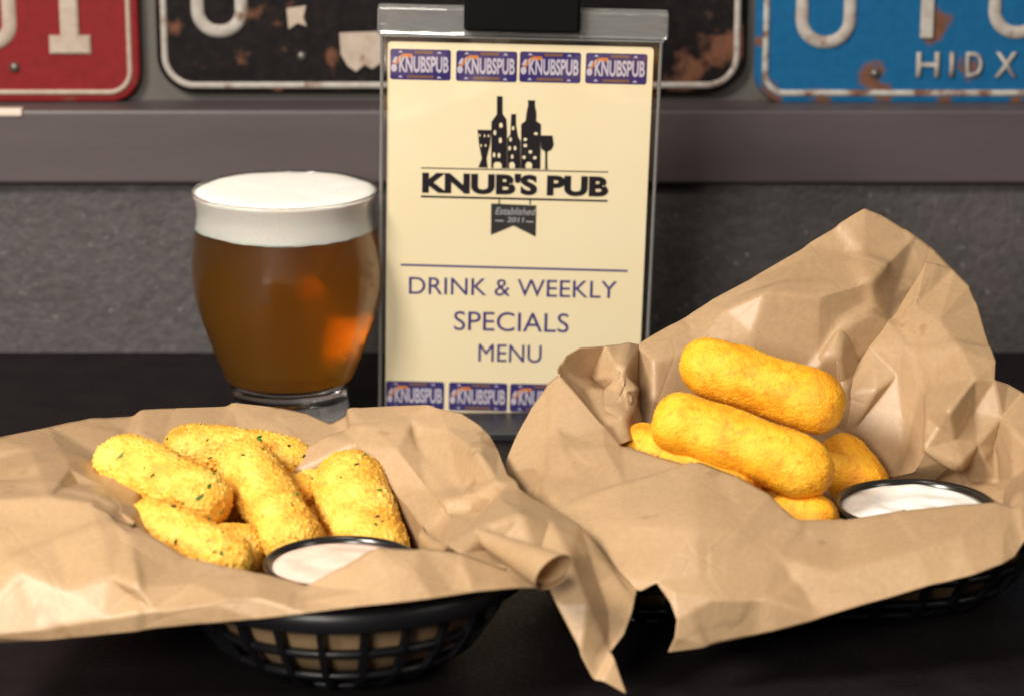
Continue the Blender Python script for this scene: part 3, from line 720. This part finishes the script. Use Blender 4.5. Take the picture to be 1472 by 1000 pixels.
ridgeR = [(1145, 743, 1.022), (1215, 743, 1.028), (1300, 728, 1.030), (1370, 721, 1.030), (1432, 717, 1.026)]
diagR = [(1145, 743, 1.022), (1100, 768, 1.010), (1050, 795, 0.998), (1005, 824, 0.986), (970, 852, 0.976)]
lobe = [(806, 532, 1.116), (835, 566, 1.104), (868, 606, 1.092), (893, 637, 1.080), (945, 653, 1.068), (1000, 668, 1.056), (1060, 688, 1.042), (1110, 712, 1.030), (1145, 743, 1.022)]
patR = [
  dict(outline=[(723, 660, 1.082), (740, 620, 1.094), (762, 578, 1.106), (785, 546, 1.113)] + lobe + diagR[1:] + [(945, 838, 0.983), (920, 848, 0.984), (870, 835, 0.995), (820, 800, 1.018), (775, 765, 1.035), (728, 705, 1.068)],
       lines=[[(765, 600, 1.098), (800, 615, 1.094), (828, 626, 1.090), (812, 650, 1.078), (830, 690, 1.060)], [(828, 626, 1.090), (868, 640, 1.080), (893, 637, 1.080)], [(806, 532, 1.116), (800, 615, 1.094)],
              [(830, 757, 1.032), (900, 760, 1.020), (1000, 764, 1.008), (1060, 760, 1.012), (1145, 743, 1.022)]],
       pts=[(780, 690, 1.066), (900, 700, 1.048), (1060, 730, 1.022), (920, 800, 1.000), (760, 640, 1.085)]),
  dict(outline=[(806, 532, 1.116), (815, 512, 1.126), (835, 500, 1.135), (870, 497, 1.145), (905, 495, 1.152), (917, 497, 1.156), (917, 560, 1.150), (915, 634, 1.118), (893, 637, 1.080)] + list(reversed(lobe[1:3])),
       lines=[[(835, 500, 1.135), (850, 545, 1.140), (872, 600, 1.112)], [(905, 495, 1.152), (893, 540, 1.128), (912, 560, 1.122), (893, 610, 1.102)], [(893, 540, 1.128), (872, 600, 1.112)]],
       pts=[(870, 560, 1.142)]),
  dict(outline=[(917, 497, 1.156), (985, 456, 1.170), (1012, 438, 1.174), (1080, 398, 1.184), (1160, 348, 1.196), (1243, 298, 1.208), (1275, 311, 1.208), (1318, 338, 1.206), (1345, 358, 1.204), (1372, 386, 1.200), (1350, 450, 1.190), (1290, 560, 1.178), (1250, 640, 1.152),
                (1230, 760, 0.018), (1100, 760, 0.016), (1000, 740, 0.020), (917, 690, 0.035), (917, 560, 1.150)],
       lines=[[(1040, 446, 1.164), (1100, 420, 1.164), (1180, 424, 1.166), (1250, 405, 1.176), (1318, 338, 1.206)], [(1206, 470, 1.164), (1203, 510, 1.160), (1215, 560, 1.155)], [(1203, 510, 1.160), (1175, 512, 1.154), (1140, 540, 1.152), (1160, 600, 1.150)],
              [(1205, 550, 1.160), (1240, 530, 1.164), (1280, 480, 1.172)], [(917, 505, 1.156), (940, 520, 1.146), (940, 570, 1.138)]],
       pts=[(1150, 370, 1.186), (1080, 480, 1.154), (1000, 500, 1.152), (1000, 620, 1.143), (1100, 630, 1.142), (1243, 360, 1.192), (1290, 420, 1.184)]),
  dict(outline=[(1331, 375, 1.186), (1345, 378, 1.186), (1372, 386, 1.188), (1395, 408, 1.180), (1405, 430, 1.174), (1420, 480, 1.150), (1432, 518, 1.130), (1430, 546, 1.122), (1450, 552, 1.125), (1470, 563, 1.125), (1530, 590, 1.110), (1530, 745, 1.030), (1466, 728, 1.024), (1452, 790, 0.030),
                (1425, 830, 0.018), (1300, 860, 0.014), (1200, 840, 0.014), (1185, 740, 0.016), (1195, 650, 1.150), (1210, 566, 1.158), (1250, 500, 1.168), (1290, 440, 1.176)],
       lines=[[(1432, 518, 1.130), (1400, 545, 1.116), (1365, 590, 1.104), (1330, 645, 1.108), (1310, 680, 1.120)], [(1430, 546, 1.122), (1400, 590, 1.116), (1372, 632, 1.112), (1382, 665, 1.110)], [(1372, 632, 1.112), (1335, 600, 1.122)], [(1331, 375, 1.186), (1315, 440, 1.166), (1290, 540, 1.150), (1225, 620, 1.150)],
              [(1405, 430, 1.174), (1380, 500, 1.134), (1320, 560, 1.138), (1300, 640, 1.136)], [(1430, 546, 1.122), (1440, 600, 1.112), (1430, 640, 1.116), (1432, 690, 1.118)], [(1470, 563, 1.125), (1455, 620, 1.106), (1460, 690, 1.100), (1466, 728, 1.024)], [(1440, 600, 1.112), (1405, 640, 1.114), (1385, 690, 1.128)]],
       pts=[(1350, 460, 1.156), (1260, 560, 1.150), (1265, 690, 1.138), (1330, 715, 1.130), (1300, 780, 0.018), (1500, 660, 1.085), (1448, 708, 1.098), (1300, 500, 1.156)]),
  dict(outline=ridgeR + [(1441, 765, 1.008), (1441, 810, 0.994), (1400, 826, 0.988), (1335, 842, 0.985), (1270, 862, 0.982), (1180, 888, 0.979), (1080, 916, 0.975), (1020, 928, 0.973), (960, 937, 0.972), (970, 915, 0.971), (973, 890, 0.972), (964, 866, 0.975), (945, 838, 0.983)] + list(reversed(diagR[1:])),
       lines=[[(1215, 743, 1.028), (1120, 800, 0.996), (1030, 860, 0.974)]],
       pts=[(1200, 820, 0.993), (1320, 790, 0.998), (1100, 860, 0.978), (1380, 770, 1.004)]),
  dict(outline=[(1432, 717, 1.026), (1466, 728, 1.024), (1530, 745, 1.030), (1530, 760, 1.020), (1472, 778, 1.008), (1458, 800, 1.000), (1441, 810, 0.994), (1441, 765, 1.008)]),
]
loftR = [(lobe[3:] + ridgeR[1:] + [(1466, 728, 1.024)], [(917, 700, 0.035), (960, 730, 0.022), (1010, 760, 0.018), (1070, 790, 0.016), (1120, 815, 0.014), (1200, 840, 0.014), (1240, 850, 0.014), (1300, 860, 0.014), (1370, 850, 0.016), (1425, 830, 0.018), (1452, 790, 0.030)])]
linerR = build_paper('paper_liner', patR, loftR, (cR, rzR), M['paper_b'], 2.0)
tag(linerR, 'tall brown kraft paper rising to a peak behind the right basket', 'paper liner', 'brown paper basket liners')

# rolled corner of the left paper (same sheet)
def curl():
    A, B = P(688, 768, 0.990), P(797, 820, 0.952)
    ax = (B - A).normalized(); u = ax.cross(Vector((0, 0, 1))).normalized(); v = u.cross(ax).normalized()
    bm = bmesh.new(); n, m_ = 40, 14; g = []
    for i in range(m_ + 1):
        t_ = i / m_; row = []
        for k in range(n + 1):
            a = R(-150) + R(470) * k / n
            r_ = (0.0030 + 0.0058 * t_) * (1.0 - 0.30 * k / n)
            c = A.lerp(B, t_) + ax * 0.004 * math.sin(a) * t_
            row.append(bm.verts.new(c + u * (r_ * math.cos(a)) + v * (r_ * math.sin(a))))
        g.append(row)
    for i in range(m_):
        for k in range(n): bm.faces.new((g[i][k], g[i][k + 1], g[i + 1][k + 1], g[i + 1][k]))
    return bm_obj('rolled_corner', bm, M['paper_a'], linerL, True)
curl()
for o in (linerL, linerR):
    md = o.modifiers.new('thickness', 'SOLIDIFY'); md.thickness = 0.00022; md.offset = 0

# ------------------------------------------------------------------ fried sticks
def stick(a, b, r, mat, label, seed, coarse, bend=0.0, flat=0.94, fl=()):
    """a, b: end points (centre of the rounded ends); r: radius"""
    A, B = P(*a), P(*b); c = (A + B) / 2; ax = B - A; ln = ax.length; ax.normalize()
    u = ax.cross(Vector((0, 0, 1))).normalized(); v = u.cross(ax).normalized()
    nl, nr = int((ln + 2.2 * r) / 0.00045), 180
    verts, faces = [], []
    tot = ln + 2 * r * 1.08
    sv = Vector((seed * 1.7, seed * 0.9, seed * 2.3))
    rng = random.Random(seed)
    e1, e2 = (rng.uniform(2.0, 2.4) for _ in range(2))
    rng_t = rng.uniform(-1, 1)
    for i in range(nl + 1):
        s = -1 + 2 * i / nl
        s = math.sin(s * math.pi / 2) * 0.35 + s * 0.65
        x = s * tot / 2
        d = max(0.0, (abs(x) - ln / 2) / (tot / 2 - ln / 2))
        e = e1 if x < 0 else e2
        prof_ = max(0.0, 1 - d ** e) ** (1 / e)
        prof_ *= 1 + 0.10 * noise.noise(Vector((x * 45, seed * 3.1, 0))) + 0.06 * rng_t * x / tot
        for k in range(nr):
            an = 2 * math.pi * k / nr
            rr = r * prof_
            p = ax * x + (u * math.cos(an) * rr + v * math.sin(an) * rr * flat) + v * (bend * (1 - (2 * x / tot) ** 2))
            dirn = (u * math.cos(an) * max(prof_, .05) + v * math.sin(an) * max(prof_, .05) + ax * (1 if x > 0 else -1) * (d ** 2)).normalized()
            q = p + sv
            h = noise.noise(q * 70) * 0.0009 + noise.noise(q * 160) * 0.0003
            for scl, amp in (((560, 0.0022), (1000, 0.0012)) if coarse else ((950, 0.0010), (1400, 0.0006))):
                ds, cs = noise.voronoi(q * scl)
                rv = 0.5 + 0.9 * noise.noise(cs[0] * 5.17)
                h += max(0.0, 0.62 - ds[0]) * max(0.0, rv) * amp
            verts.append(p + dirn * h)
    for i in range(nl):
        for k in range(nr):
            j = (k + 1) % nr
            faces.append((i * nr + k, i * nr + j, (i + 1) * nr + j, (i + 1) * nr + k))
    o = mesh_obj('fried_stick', verts, faces, mat, None, True)
    o.location = c
    tag(o, label, 'fried stick', 'fried sticks in the left basket' if coarse else 'fried sticks in the right basket')
    # herb flecks at surveyed spots on the visible side
    cam_o = Vector((0, 0, CAM_H))
    bpy.context.view_layer.update()
    fl = list(fl)
    if coarse and fl:
        me_v = o.data.vertices
        for _ in range(9):
            w3 = me_v[rng.randrange(len(me_v))].co + c - cam_o
            dp = w3.y * CP - w3.z * SP
            fl.append((736 + FPX * w3.x / dp, 500 - FPX * (w3.y * SP + w3.z * CP) / dp, rng.uniform(.0004, .0009), rng.random() < 0.4))
    for px, py, sz, dk in fl:
        d = ray(px, py).normalized()
        ok, loc, nrm, _ = o.ray_cast(cam_o - c, d)
        if not ok: continue
        bmf = bmesh.new(); n_ = 7
        uu = nrm.orthogonal().normalized(); vv = nrm.cross(uu)
        a0 = rng.uniform(0, 6)
        ring = []
        for k in range(n_):
            an = a0 + 2 * math.pi * k / n_
            rad = 1.25 * sz * rng.uniform(0.5, 1.1) * (1.5 if k % 3 == 0 else 0.8)
            ring.append((uu * math.cos(an) * rad + vv * math.sin(an) * rad * 0.6))
        top = [bmf.verts.new(loc + w_ + nrm * (0.0005 + rng.uniform(0, .0003))) for w_ in ring]
        low = [bmf.verts.new(loc + w_ * 0.9 - nrm * 0.0004) for w_ in ring]
        bmf.faces.new(top); bmf.faces.new(low[::-1])
        for k in range(n_): bmf.faces.new((top[k], low[k], low[(k + 1) % n_], top[(k + 1) % n_]))
        bm_obj('parsley_fleck', bmf, M['pepper'] if dk else M['parsley'], o)
    return o
CL, CR_ = M['crust_l'], M['crust_r']
stick((183, 669, 1.080), (283, 718, 1.058), 0.0127, CL, 'golden crumbed stick with round end, leftmost in the left basket', 11, True, 0.001, 0.95,
      ((175, 654, .0016, 0), (219, 683, .0013, 0), (300, 698, .0016, 0), (285, 715, .0014, 0), (170, 700, .0007, 1)))
stick((276, 650, 1.120), (410, 668, 1.116), 0.0112, CL, 'golden crumbed stick lying crosswise at the back of the left basket', 12, True, 0.002, 0.98,
      ((298, 632, .0006, 1), (302, 658, .0006, 1), (415, 640, .0009, 1), (436, 655, .0007, 1), (373, 628, .0012, 0)))
stick((357, 672, 1.090), (417, 770, 1.048), 0.0122, CL, 'long golden crumbed stick pointing forward behind the pink sauce', 13, True, 0.0, 0.92,
      ((372, 632, .0014, 0), (413, 677, .0008, 1), (393, 655, .0006, 1)))
stick((504, 702, 1.090), (533, 790, 1.060), 0.0153, CL, 'thick golden crumbed stick, rightmost in the left basket', 14, True, 0.0, 0.95,
      ((513, 667, .0008, 1), (545, 704, .0011, 0), (567, 720, .0011, 1), (543, 742, .0010, 1), (540, 753, .0009, 0), (490, 686, .0005, 1)))
stick((224, 757, 1.026), (322, 800, 1.012), 0.0105, CL, 'golden crumbed stick at the front edge of paper in the left basket', 15, True, 0.0, 0.98,
      ((249, 727, .0011, 1), (319, 795, .0010, 0)))
stick((448, 700, 1.108), (466, 760, 1.085), 0.0098, CL, 'mostly hidden golden stick between the forward stick and the rightmost one', 16, True, 0.0, 1.0, ((475, 655, .0007, 1),))
stick((320, 800, 0.024), (405, 820, 0.022), 0.0105, CL, 'shadowed golden stick under the others in the left basket', 17, True, 0.0, 1.0)
stick((1024, 530, 1.118), (1168, 578, 1.108), 0.0128, CR_, 'smooth golden fried stick on top of the pile in the right basket', 21, False, 0.0006, 0.98)
stick((988, 613, 1.090), (1149, 672, 1.075), 0.0130, CR_, 'long golden fried stick, second from top in the right basket', 22, False, 0.0008, 0.98)
stick((1215, 667, 1.129), (1232, 692, 1.127), 0.0122, CR_, 'short orange end of fried stick beside the white sauce cup', 23, False, 0.0, 1.0)
stick((930, 652, 1.100), (1048, 694, 1.082), 0.0122, CR_, 'golden fried stick half behind the paper edge, leftmost in the right basket', 24, False, 0.0, 1.0)
stick((1138, 744, 1.076), (1166, 747, 1.072), 0.0105, CR_, 'low golden fried stick peeking out in front of white sauce', 25, False, 0.0, 1.0)

stick((250, 800, 0.034), (340, 790, 0.034), 0.0105, CL, 'bottom layer stick under the leftmost ones in the left basket', 18, True)
stick((400, 765, 0.026), (510, 800, 0.024), 0.0110, CL, 'bottom layer stick behind the pink sauce in the left basket', 19, True)
stick((300, 720, 0.038), (420, 715, 0.040), 0.0105, CL, 'bottom layer stick at the back of the left basket', 20, True)
stick((1000, 720, 0.034), (1110, 760, 0.030), 0.0110, CR_, 'bottom layer stick under the pile in the right basket', 26, False)
stick((1040, 680, 0.046), (1140, 712, 0.040), 0.0110, CR_, 'bottom layer stick under the top two in the right basket', 27, False)
# ------------------------------------------------------------------ sauce cups
def cup(px, py, Y, r, label, sauce_col, sauce_name, seed):
    p = P(px, py, Y); h = 0.030
    t = empty('sauce_cup', (p.x, p.y, p.z - h))
    pr = [(0, 0.0), (r * .70, 0.0), (r * .74, 0.0015), (r * .90, h * .82), (r * .905, h * .90), (r * .99, h * .93), (r * 1.0, h * .97), (r * .985, h), (r * .945, h + .0002), (r * .905, h * .975), (r * .885, h * .90), (r * .70, 0.003), (0, 0.0025)]
    bm_obj('cup', lathe(pr, 96), M['cup'], t, True)
    s = NT(sauce_name); s.color(s.ramp(s.noise(160, 4, 0.6), [(0.35, sauce_col), (0.66, tuple(c * 0.95 for c in sauce_col)), (0.72, tuple(c * k for c, k in zip(sauce_col, (0.92, 0.80, 0.72))))])).set(Roughness=0.32)
    s.b.inputs['Subsurface Weight'].default_value = 0.25; s.b.inputs['Subsurface Scale'].default_value = 0.003
    s.normal(s.bump(s.noise(110, 3, 0.5), 0.35, 0.0020))
    zt = h * 0.94
    bm = lathe([(0, 0.004), (r * .66, 0.004), (r * .884, zt - .0002)] + [(r * .884 * k / 12, zt + .0004 * math.cos(k / 12 * 1.4)) for k in range(11, 0, -1)] + [(0, zt + 0.0004)], 72)
    for v in bm.verts:
        if v.co.z > zt - .0001: v.co.z += noise.noise((v.co + Vector((seed, 0, 0))) * 95) * 0.0009 + 0.0005 * math.sin(math.atan2(v.co.y, v.co.x) * 2 + math.hypot(v.co.x, v.co.y) * 320 + seed) * min(1.0, math.hypot(v.co.x, v.co.y) / 0.012) * (math.hypot(v.co.x, v.co.y) < r * .84)
    bm_obj('sauce', bm, s.m, t, True)
    tag(t, label, 'sauce cup', 'sauce cups in the baskets')
    return t
cup(491, 805, 1.0, 0.0300, 'black cup of pale pink sauce in the left basket', (0.86, 0.60, 0.49), 'pink_sauce', 1)
cup(1315, 722, 1.085, 0.0335, 'black cup of white sauce in the right basket', (0.90, 0.89, 0.86), 'white_sauce', 2)
